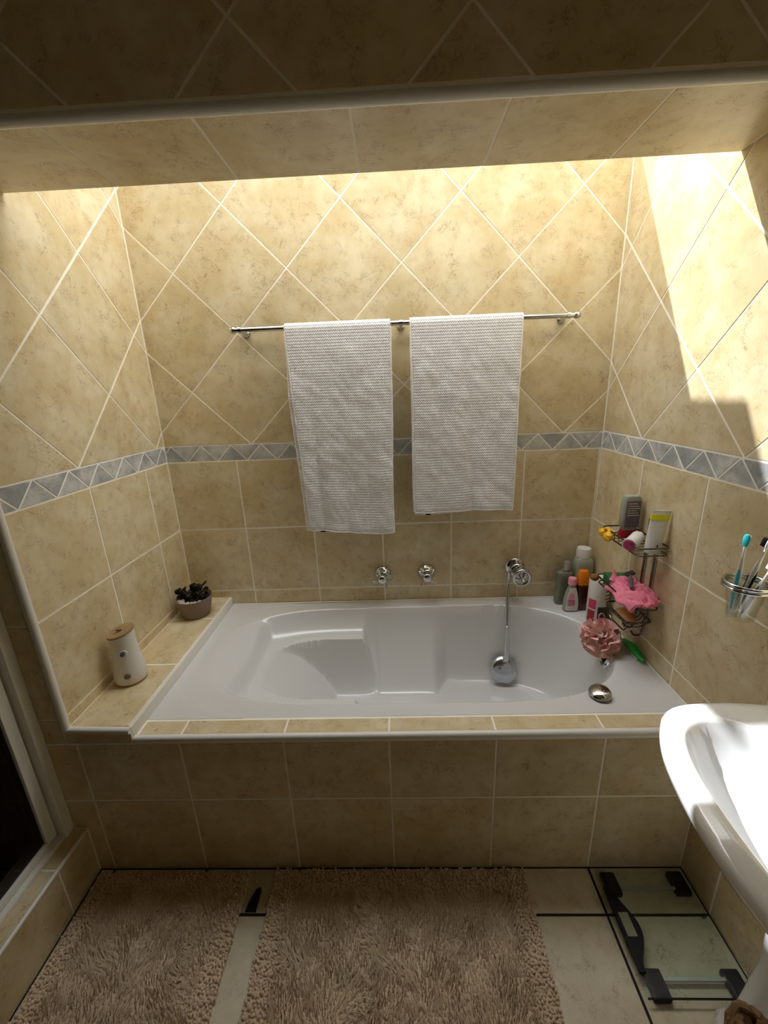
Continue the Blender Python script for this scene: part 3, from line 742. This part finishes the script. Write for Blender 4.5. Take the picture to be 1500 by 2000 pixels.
bm = B(); bmesh.ops.create_icosphere(bm, subdivisions=3, radius=1, matrix=Matrix.Translation((1.872, -.318, .832)) @ Matrix.Diagonal((.018, .016, .015, 1)))
for v in bm.verts: v.co += V((.0025, .0025, .0025))*noise.noise(v.co*160)
tag(obj('sponge_piece', bm, 'brownsp'), 'small brown sponge piece at the far end of the middle caddy basket', 'sponge')
# pink cloth draped over the middle basket
bm = B(); g = []
for i in range(73):
    row = []
    for j in range(49):
        u_, w_ = i/72, j/48
        y = lerp(-.392, -.566, u_)-.014*math.sin(w_*4); x = lerp(1.872, 1.990, w_)+.008*math.sin(u_*7)*(1-w_)
        z = .848+.010*math.sin(u_*9+w_*3)*math.sin(w_*PI)+.012*noise.noise(V((u_*4, w_*4, 2)))+.030*(.5-abs(noise.noise(V((u_*5+w_*2, w_*9-u_*3, 7)))))*min(1, 4*w_*(1.15-w_))
        if w_ < .22: z -= (.22-w_)*.11; x += (.22-w_)*.03
        if u_ > .85: z -= (u_-.85)*.05
        row.append(bm.verts.new((x, y, z)))
    g.append(row)
for i in range(72):
    for j in range(48): bm.faces.new((g[i][j], g[i+1][j], g[i+1][j+1], g[i][j+1]))
rim = [v.co.copy() for v in [g[i][0] for i in range(73)]]; rim2 = [g[72][j].co.copy() for j in range(49)]
t = thing('face_cloth', 'crumpled pink face cloth lying over the middle caddy basket', 'cloth', (1.93, -.48, .82))
o = obj('cloth', bm, 'terry', t, True, 180); md = o.modifiers.new('thick', 'SOLIDIFY'); md.thickness = .006; md.offset = 1
bm = B(); tube(bm, rim, .0045, 6); tube(bm, rim2, .0045, 6); obj('hem', bm, 'terry', t)
bm = B(); pk = smoothpath([(1.90, -.405, .858), (1.905, -.40, .878), (1.902, -.395, .902)], 5); tube(bm, pk, [.016-.0013*i for i in range(len(pk))], 8); obj('cloth_corner', bm, 'terry', t)
rz = thing('razor', 'dark grey disposable razor lying on the pink cloth', 'razor', (1.93, -.455, .875))
bm = B(); pk = smoothpath([(1.945, -.432, .893), (1.935, -.455, .890), (1.922, -.485, .884), (1.908, -.515, .880)], 4); tube(bm, pk, [.0055 if i < 4 else .007 for i in range(len(pk))], 10); obj('razor_handle', bm, 'grey', rz)
bm = B(); box(bm, -.021, .021, -.009, .009, -.005, .005, .002); xform(bm, Matrix.Translation((1.949, -.424, .896)) @ Matrix.Rotation(.45, 4, 'Z') @ Matrix.Rotation(.35, 4, 'X')); obj('razor_head', bm, 'print', rz)
bm = B(); bmesh.ops.create_uvsphere(bm, u_segments=28, v_segments=16, radius=1, matrix=Matrix.Translation((1.945, -.442, .731)) @ Matrix.Diagonal((.030, .050, .0135, 1)))
for v in bm.verts: v.co.z -= .002*math.exp(-((v.co.x-1.945)/.014)**2-((v.co.y+.442)/.03)**2)*(1 if v.co.z > .731 else 0)
tag(obj('soap_bar', bm, 'soap'), 'peach oval soap bar in the bottom wire basket', 'soap')
# ------------------------------------------------------------------ loofah
LC = V((1.866, -.430, .622)); LR = .076
lp = thing('loofah', 'dusty pink mesh bath puff on the bath rim below the caddy', 'loofah', (LC.x, LC.y, ZD))
bm = B(); rnd = random.Random(3)
for k in range(46):
    d = V((rnd.gauss(0, 1), rnd.gauss(0, 1), rnd.gauss(0, 1))).normalized()
    if d.z < -.75: d.z *= .4; d.normalize()
    a = d.orthogonal().normalized(); a.rotate(Matrix.Rotation(rnd.uniform(0, 6.28), 3, d)); b = d.cross(a)
    wl_, ph, am = rnd.uniform(2.5, 4.5), rnd.uniform(0, 6), rnd.uniform(.010, .019); sp = rnd.uniform(.55, 1.0); top = LR*rnd.uniform(.86, 1.06)
    R_ = []
    for i in range(19):
        s = (i/18-.5)*2*sp; row = []
        for j in range(5):
            r = lerp(LR*.45, top, j/4)
            dd = (d*math.cos(s)+a*math.sin(s)).normalized()
            row.append(LC+dd*r+b*(am*math.sin(s*wl_*2+ph)*(j/4)+.006*(j/4)**2))
        R_.append(row)
    loft(bm, R_, closed=False, cap0=False, cap1=False)
for v in bm.verts:
    if tubdepth(v.co.x, v.co.y) < .01 and v.co.z < ZD+.002: v.co.z = ZD+.002+(ZD-v.co.z)*.05
    if v.co.x > W-.004: v.co.x = W-.004
tag(obj('mesh_ruffles', bm, 'loofah', lp, True, 180), kind='stuff')
obj('cord_loop', tube(B(), smoothpath([LC+V((.0, .01, .06)), LC+V((-.012, .012, .088)), LC+V((.0, .014, .100)), LC+V((.012, .012, .086)), LC+V((.004, .01, .06))], 5), .002, 6), 'pinkcap', lp)
# green nail brush
gb = thing('green_brush', 'bright green plastic brush leaning along the bath rim by the wall', 'brush', (1.978, -.47, ZD))
bm = B(); R_ = []
for i in range(21):
    s = i/20; hw = .0165*math.sin(PI*min(1, .12+s*.88))**.55+.001; yy = lerp(-.402, -.545, s); z = ZD+.014+.010*math.sin(s*PI)
    R_.append([V((1.972+hw*math.cos(a)*.95, yy, z+.007*math.sin(a)+(.004 if math.cos(a) > 0 else -.002)*abs(math.cos(a)))) for a in [2*PI*k/16 for k in range(16)]])
loft(bm, R_); obj('brush_back', bm, 'bgreen', gb)
bm = B()
for i in range(14):
    for j in range(3): tube(bm, [(1.963+.008*j, -.415-.008*i, ZD+.013), (1.963+.008*j, -.415-.008*i, ZD+.001)], .0024, 5)
tag(obj('bristles', bm, 'wplast', gb), kind='stuff')
# chrome bath plug
bp = thing('bath_plug', 'oval chrome bath plug lying on the bath rim near the basin', 'plug', (1.738, -.700, ZD))
q = (1.738, -.700, ZD+.012)
obj('plug_dome', lathe(B(), [(0, -.008), (.026, -.008), (.033, -.002), (.036, .002), (.0355, .005), (.030, .010), (.018, .014), (0, .0155)], q, 44, (-.12, -.12, 1)), 'chrome', bp)
obj('plug_seal', lathe(B(), [(0, -.0115), (.020, -.0115), (.024, -.009), (.024, -.006), (0, -.006)], q, 28, (-.12, -.12, 1)), 'black', bp)
# ------------------------------------------------------------------ tumbler and toothbrushes
TX, TY, TZ = W-.072, -.936, 1.112
th_ = thing('tumbler_holder', 'chrome ring holder on the side wall beside the basin', 'holder', (TX, TY, TZ))
for dz in (0.0, -.010):
    obj('ring', tube(B(), [(TX+.0475*math.cos(2*PI*i/40), TY+.0475*math.sin(2*PI*i/40), TZ+dz) for i in range(40)], .0042, 10, True), 'chrome', th_)
obj('arm', tube(B(), [(TX+.046, TY, TZ-.005), (W-.006, TY, TZ-.005)], .008, 12), 'chrome', th_)
obj('wall_plate', lathe(B(), [(0, 0), (.021, 0), (.021, .005), (.014, .010), (0, .011)], (W, TY, TZ-.005), 24, (-1, 0, 0)), 'chrome', th_)
gl = B(); lathe(gl, [(0, -.098), (.024, -.098), (.030, -.092), (.034, -.055), (.037, -.045), (.041, .006), (.0435, .010), (.0415, .010), (.039, .004), (.035, -.044), (.031, -.056), (.027, -.088), (0, -.089)], (TX, TY, TZ), 36)
tag(obj('glass_tumbler', gl, 'glass'), 'clear glass tumbler sitting in the chrome ring holder', 'tumbler')
def brush(label, p0, p1, head, grip, bristle, hs_, face):
    p0, p1 = V(p0), V(p1); L = (p1-p0).length; d = (p1-p0).normalized()
    t = thing('toothbrush', label, 'toothbrush', p0, 'toothbrushes in the tumbler')
    ss = [0, .03, .15, .3, .42, .5, .58, .66, .74, .8]; rr = [.003, .005, .006, .0056, .006, .0066, .0055, .0036, .003, .003]
    obj('handle', tube(B(), [p0+d*L*s for s in ss], rr, 10), 'wplast', t)
    fc = (V(face)-d*d.dot(V(face))).normalized()
    bm = B(); lathe(bm, [(0, 0), (.004, .001), (.0075, .010), (.0075, .024), (.005, .032), (0, .034)], (0, 0, 0), 16, None, 1, .5)
    sd_ = d.cross(fc); mt = Matrix((sd_, fc, d)).transposed().to_4x4(); mt.translation = p0+d*L*.79
    xform(bm, mt); hd_ = obj('brush_head', bm, head, t)
    bm = B(); box(bm, -.0055, .0055, .003, .0135, .006, .029, .0015); xform(bm, mt); obj('bristles', bm, bristle, hd_)
    for off in (1, -1):
        bm = B(); tube(bm, [p0+d*L*s+fc*off*.0036 for s in (.06, .2, .34, .46, .56)], [.002, .0042, .004, .0045, .002], 8); obj('grip', bm, grip, t)
    return t
zb_ = TZ-.087
brush('white and teal toothbrush with a teal head in the tumbler', (TX-.021, TY+.006, zb_), (TX-.012, TY+.016, TZ+.135), 'teal', 'teal', 'wplast', 1, (1, .8, 0))
brush('white and black toothbrush with black bristles in the tumbler', (TX-.006, TY+.012, zb_), (TX+.026, TY-.010, TZ+.135), 'wplast', 'black', 'black', 1, (-.35, 1, 0))
brush('white and violet toothbrush leaning low in the tumbler', (TX-.010, TY-.014, zb_), (TX+.030, TY-.028, TZ+.075), 'wplast', 'violet', 'wplast', 1, (-1, -.3, 0))
# ------------------------------------------------------------------ basin
CX, CY = 1.775, -1.385
half = [(1.992, .335), (1.94, .345), (1.86, .349), (1.79, .347), (1.73, .340), (1.683, .318), (1.647, .272), (1.618, .213), (1.598, .134), (1.588, .066), (1.584, 0)]
outl = [V((x, CY+d, 0)) for x, d in half]+[V((x, CY-d, 0)) for x, d in half[-2::-1]]
inn = [(1.872, 0), (1.872, .12), (1.862, .20), (1.83, .262), (1.775, .290), (1.728, .283), (1.688, .250), (1.660, .19), (1.643, .11), (1.637, 0)]
innl = [V((x, CY+d, 0)) for x, d in inn]+[V((x, CY-d, 0)) for x, d in inn[-2:0:-1]]
def polar(pts, n=96, k=8):
    P = smoothpath(pts, k, True); out = []
    A = sorted(((math.atan2(p.y-CY, p.x-CX), math.hypot(p.x-CX, p.y-CY)) for p in P))
    A = [(A[-1][0]-2*PI, A[-1][1])]+A+[(A[0][0]+2*PI, A[0][1])]
    for i in range(n):
        a = -PI+2*PI*i/n
        for (a0, r0), (a1, r1) in zip(A, A[1:]):
            if a0 <= a <= a1:
                r = lerp(r0, r1, (a-a0)/max(1e-9, a1-a0)); break
        out.append((a, r))
    return out
# straight wall edge for the outer outline
RO = polar([V((1.994, CY-.30, 0)), V((1.995, CY-.1, 0)), V((1.995, CY+.1, 0)), V((1.994, CY+.30, 0))]+outl)
RI = polar(innl)
ZR = .850
def bring(f, z, dx=0): return [V((CX+dx+r*math.cos(a), CY+r*math.sin(a), z)) for a, r in f]
def blend(A, B_, t): return [(a, lerp(r, s, t)) for (a, r), (_, s) in zip(A, B_)]
def scale(A, k): return [(a, r*k) for a, r in A]
bm = B()
rings = [bring(scale(RI, .10), ZR-.142), bring(scale(RI, .35), ZR-.138), bring(scale(RI, .60), ZR-.118), bring(scale(RI, .80), ZR-.080), bring(scale(RI, .93), ZR-.034), bring(scale(RI, .985), ZR-.008), bring(blend(RI, RO, .07), ZR-.001), bring(blend(RI, RO, .30), ZR), bring(blend(RI, RO, .75), ZR+.001), bring(blend(RI, RO, .93), ZR-.003), bring(RO, ZR-.012), bring(RO, ZR-.024), bring(scale(RO, .985), ZR-.036), bring(scale(RO, .95), ZR-.048)]
def under(k, z, dx): return [V((min(W-.003, CX+dx+r*k*math.cos(a)), CY+r*k*math.sin(a), z)) for a, r in RO]
rings += [under(.88, ZR-.066, .02), under(.74, ZR-.115, .05), under(.56, ZR-.155, .085), under(.42, ZR-.185, .11)]
for r in rings:
    for p in r: p.x = min(p.x, W-.003)
bs_ = thing('wash_basin', 'white ceramic pedestal wash basin on the sunlit side wall', 'basin', (CX, CY, 0))
loft(bm, rings); obj('bowl', bm, 'ceramic', bs_, True, 180)
bm = B()
pr = [(0, .112, .100), (.012, .116, .104), (.03, .108, .100), (.10, .094, .090), (.30, .084, .082), (.48, .090, .088), (.60, .105, .10), (.69, .122, .115)]
loft(bm, [[V((min(W-.004, 1.962+p.x), CY+.02+p.y, z)) for p in rrect(0, 0, a+.024, b*1.7, 0, 48, 4.2)] for z, a, b in pr]); obj('pedestal', bm, 'ceramic', bs_, True, 180)
obj('waste_ring', lathe(B(), [(0, .002), (.015, .001), (.022, .004), (.024, .002), (.024, -.004), (0, -.004)], (CX, CY, ZR-.140), 28), 'chrome', bs_)
bt = B(); lathe(bt, [(0, 0), (.026, 0), (.026, .006), (.020, .012), (.018, .06), (.022, .065), (.022, .085), (.016, .095), (0, .097)], (1.935, CY, ZR), 24); tube(bt, smoothpath([(1.93, CY, ZR+.05), (1.88, CY, ZR+.06), (1.835, CY, ZR+.045)], 5), .011, 12)
obj('tap_body', bt, 'chrome', bs_)
# ------------------------------------------------------------------ brown bag by the pedestal
BX, BY = 1.786, -1.352
bm = B(); R_ = []; n = 56
prof = [(0, .042), (.01, .047), (.10, .050), (.17, .048), (.21, .046), (.245, .044), (.265, .045), (.28, .038), (.285, .024), (.275, .012)]
for z, r in prof:
    R_.append([V((BX+(r+.016*noise.noise(V((3*math.cos(a), 3*math.sin(a), z*14)))+.014*noise.noise(V((7*math.cos(a), 7*math.sin(a), z*30))))*math.cos(2*PI*i/n), BY+(r*1.12+.016*noise.noise(V((3*math.cos(a)+5, 3*math.sin(a), z*14))))*math.sin(2*PI*i/n), max(.001, z+(.022*noise.noise(V((4*math.cos(a), 4*math.sin(a), 9)))+.012*noise.noise(V((9*math.cos(a), 9*math.sin(a), 4)))) * min(1, max(0, (z-.18)/.1))))) for i, a in [(i, 2*PI*i/n) for i in range(n)]])
loft(bm, R_); bg_ = thing('paper_bag', 'crumpled brown paper bag standing beside the basin pedestal', 'bag', (BX, BY, 0))
obj('bag_body', bm, 'kraft', bg_, True, 22)
bm = B()
for k in range(9):
    a = k*.75+.3; c = V((BX+.030*math.cos(a), BY+.036*math.sin(a), .276)); e = c+V((.035*math.cos(a+1.9), .035*math.sin(a+1.9), .016*math.sin(k*2.3)+.008)); e2 = e+V((.02*math.cos(a+2.8), .02*math.sin(a+2.8), -.02))
    tube(bm, smoothpath([c, (c+e)/2+V((0, 0, .012)), e, e2], 4), [.007, .008, .009, .008, .0095, .008, .009, .007, .008, .007, .007, .006, .004], 7)
obj('crumpled_top', bm, 'kraft', bg_, True, 30)
# ------------------------------------------------------------------ bathroom scale
sc_ = thing('bathroom_scale', 'square glass bathroom scale with black feet on the floor below the basin', 'scale', (1.84, -1.033, 0))
sx0, sx1, sy0, sy1 = 1.694, 1.990, -1.186, -.880
bm = B(); box(bm, sx0, sx1, sy0, sy1, .022, .028, .0015); obj('glass_plate', bm, 'scaleglass', sc_, False)
for fx, fy in ((1.733, -.916), (1.953, -.914), (1.737, -1.155), (1.950, -1.155)):
    bm = B(); box(bm, fx-.024, fx+.024, fy-.032, fy+.032, .001, .022, .005, 3); ft = obj('foot', bm, 'black', sc_)
    bm = B(); box(bm, fx-.014, fx+.014, fy-.022, fy+.020, .0225, .0232); bm2 = bm
    obj('foot_inlay', bm2, 'black', ft, False)
bm = B(); n = 24; outA, outB = [], []
for i in range(n+1):
    s = i/n; y = lerp(-.935, -1.14, s); wv = .016+.044*math.sin(PI*min(1, s*1.05))**1.5*(.6+.8*s)/1.1
    outA.append((sx0+.002, y)); outB.append((sx0+.004+wv, y))
pts = outA+outB[::-1]
lo_ = [bm.verts.new((x, y, .0285)) for x, y in pts]; hi_ = [bm.verts.new((x, y, .0385)) for x, y in pts]
bm.faces.new(hi_); bm.faces.new(lo_[::-1])
for i in range(len(pts)): bm.faces.new((lo_[i], lo_[(i+1) % len(pts)], hi_[(i+1) % len(pts)], hi_[i]))
bm_ = B(); box(bm_, sx0, sx1, sy0-.0012, sy0+.0008, .0215, .0285); obj('front_edge', bm_, 'black', sc_, False)
db = obj('display_bar', bm, 'black', sc_, False)
bm = B(); box(bm, sx0+.012, sx0+.040, -1.064, -1.006, .0386, .0396); obj('display', bm, 'lcd', db, False)
for yy in (-.960, -1.115):
    bm = B(); box(bm, sx0+.03, sx1-.03, yy-.004+.03*(1 if yy > -1 else -1), yy+.004+.03*(1 if yy > -1 else -1), .012, .020); obj('cross_bar', bm, 'silver', sc_, False)
bm = B(); box(bm, 1.955, 1.968, -1.016, -1.010, .0283, .0287); obj('printed_mark', bm, 'print', sc_, False)
# ------------------------------------------------------------------ black wedge standing in for a chipped tile between the mats
bm = B(); lo_ = [(.534, -.985), (.570, -.985), (.570, -.925), (.556, -.930), (.543, -.955)]
a = [bm.verts.new((x, y, .0008)) for x, y in lo_]; b = [bm.verts.new((x, y, .004+(.985+y)*.25)) for x, y in lo_]
bm.faces.new(a[::-1]); bm.faces.new(b)
for i in range(5): bm.faces.new((a[i], a[(i+1) % 5], b[(i+1) % 5], b[i]))
tag(obj('tile_chip_wedge', bm, 'black', None, False), 'small black wedge shape standing in for a chipped floor tile between the two mats', 'wedge')
# ------------------------------------------------------------------ mats
def mat_rug(label, xa, xb, ya, yb, seed, bw):
    rnd = random.Random(seed)
    t = thing('bath_mat', label, 'mat', ((xa+xb)/2, (ya+yb)/2, 0), 'shaggy bath mats')
    bm = B(); box(bm, xa+.004, xb-.004, ya+.004, yb-.004, .0008, .008, .003); obj('backing', bm, 'loop', t)
    # loop border
    vs_, fs = [], []
    def wob(v, k): return .004*noise.noise(V((v*14+seed, k, 0)))
    step = .0080
    nx = int((xb-xa)/step); ny = int((yb-ya)/step)
    for i in range(nx):
        for j in range(ny):
            x = xa+(i+.5)*step+rnd.uniform(-.002, .002); y = ya+(j+.5)*step+rnd.uniform(-.002, .002)
            e = min(x-xa, xb-x, y-ya, yb-y)
            if e < 0: continue
            if e > bw+.010*noise.noise(V((x*20, y*20, seed))): continue
            x += wob(y, 1); y += wob(x, 2)
            r = rnd.uniform(.0036, .0050); h = rnd.uniform(.014, .023)
            lx, ly = rnd.uniform(-.005, .005), rnd.uniform(-.005, .005)
            b0 = len(vs_); a0 = rnd.uniform(0, 2)
            for z, rr, sh in ((.004, r*.7, 0), (h*.7, r*1.08, .6)):
                for k in range(5): vs_.append((x+lx*sh+rr*math.cos(a0+k*1.2566), y+ly*sh+rr*math.sin(a0+k*1.2566), z))
            vs_.append((x+lx, y+ly, h))
            for k in range(5):
                q = (k+1) % 5
                fs.append((b0+k, b0+q, b0+5+q, b0+5+k)); fs.append((b0+5+k, b0+5+q, b0+10))
    me = bpy.data.meshes.new('loop_border'); me.from_pydata(vs_, [], fs); me.materials.append(M['loop'])
    for p in me.polygons: p.use_smooth = True
    o = bpy.data.objects.new('loop_border', me); link(o, t, (0, 0, 0)); tag(o, kind='stuff')
    # long shag pile
    vs_, fs = [], []; st = .0068
    for i in range(int((xb-xa-2*bw)/st)+4):
        for j in range(int((yb-ya-2*bw)/st)+4):
            x = xa+bw-.010+i*st+rnd.uniform(-.003, .003); y = ya+bw-.010+j*st+rnd.uniform(-.003, .003)
            ang = 2.2*noise.noise(V((x*6+seed, y*6, 0)))+1.6*noise.noise(V((x*21, y*21, seed)))+PI*.5
            bend = .48+.55*noise.noise(V((x*13, y*13, seed+3)))+rnd.uniform(-.25, .25)
            L = rnd.uniform(.018, .034)*(1+.55*noise.noise(V((x*17, y*17, seed+8))))
            dx, dy = math.cos(ang+rnd.uniform(-.6, .6)), math.sin(ang+rnd.uniform(-.6, .6))
            w = rnd.uniform(.0016, .0030); px, py = -dy*w, dx*w
            b0 = len(vs_); cx_, cy_, cz_ = x, y, .005; th0 = .25*bend
            for s in range(4):
                k = 1-.22*s
                vs_.append((cx_-px*k, cy_-py*k, cz_)); vs_.append((cx_+px*k, cy_+py*k, cz_))
                th0 += bend*.42
                cx_ += dx*math.sin(th0)*L/4; cy_ += dy*math.sin(th0)*L/4; cz_ = max(.007, cz_+math.cos(th0)*L/4)
            vs_.append((cx_, cy_, cz_))
            for s in range(3): fs.append((b0+2*s, b0+2*s+1, b0+2*s+3, b0+2*s+2))
            fs.append((b0+6, b0+7, b0+8))
    me = bpy.data.meshes.new('shag_pile'); me.from_pydata(vs_, [], fs); me.materials.append(M['shag'])
    for p in me.polygons: p.use_smooth = True
    o = bpy.data.objects.new('shag_pile', me); link(o, t, (0, 0, 0)); tag(o, kind='stuff')
mat_rug('smaller beige shaggy bath mat beside the shower kerb', -.014, .522, -1.42, -.872, 11, .066)
mat_rug('larger beige shaggy bath mat in front of the bath', .606, 1.462, -1.46, -.868, 23, .075)
# ------------------------------------------------------------------ shower screen
ss_ = thing('shower_screen', 'white framed tinted glass shower screen standing on the kerb', 'shower screen', (-.105, -1.4, .2))
bm = B(); box(bm, -.128, -.075, -.892, YF-.0005, .2005, 2.05, .003); obj('wall_profile', bm, 'alu', ss_, False)
bm = B(); box(bm, -.122, -.098, -.935, -.899, .228, 2.03, .002); obj('door_stile', bm, 'alu', ss_, False)
bm = B(); box(bm, -.132, -.082, -2.1, -.8925, .2005, .216, .002); obj('sill_rail', bm, 'alu', ss_, False)
bm = B(); box(bm, -.122, -.098, -2.1, -.9355, .219, .240, .002); obj('door_rail', bm, 'alu', ss_, False)
bm = B(); box(bm, -.112, -.108, -2.1, -.935, .240, 2.0); obj('glass_pane', bm, 'tinted', ss_, False)
bm = B(); box(bm, -.128, -.075, -2.1, -.893, 2.0, 2.05, .002); obj('head_rail', bm, 'alu', ss_, False)
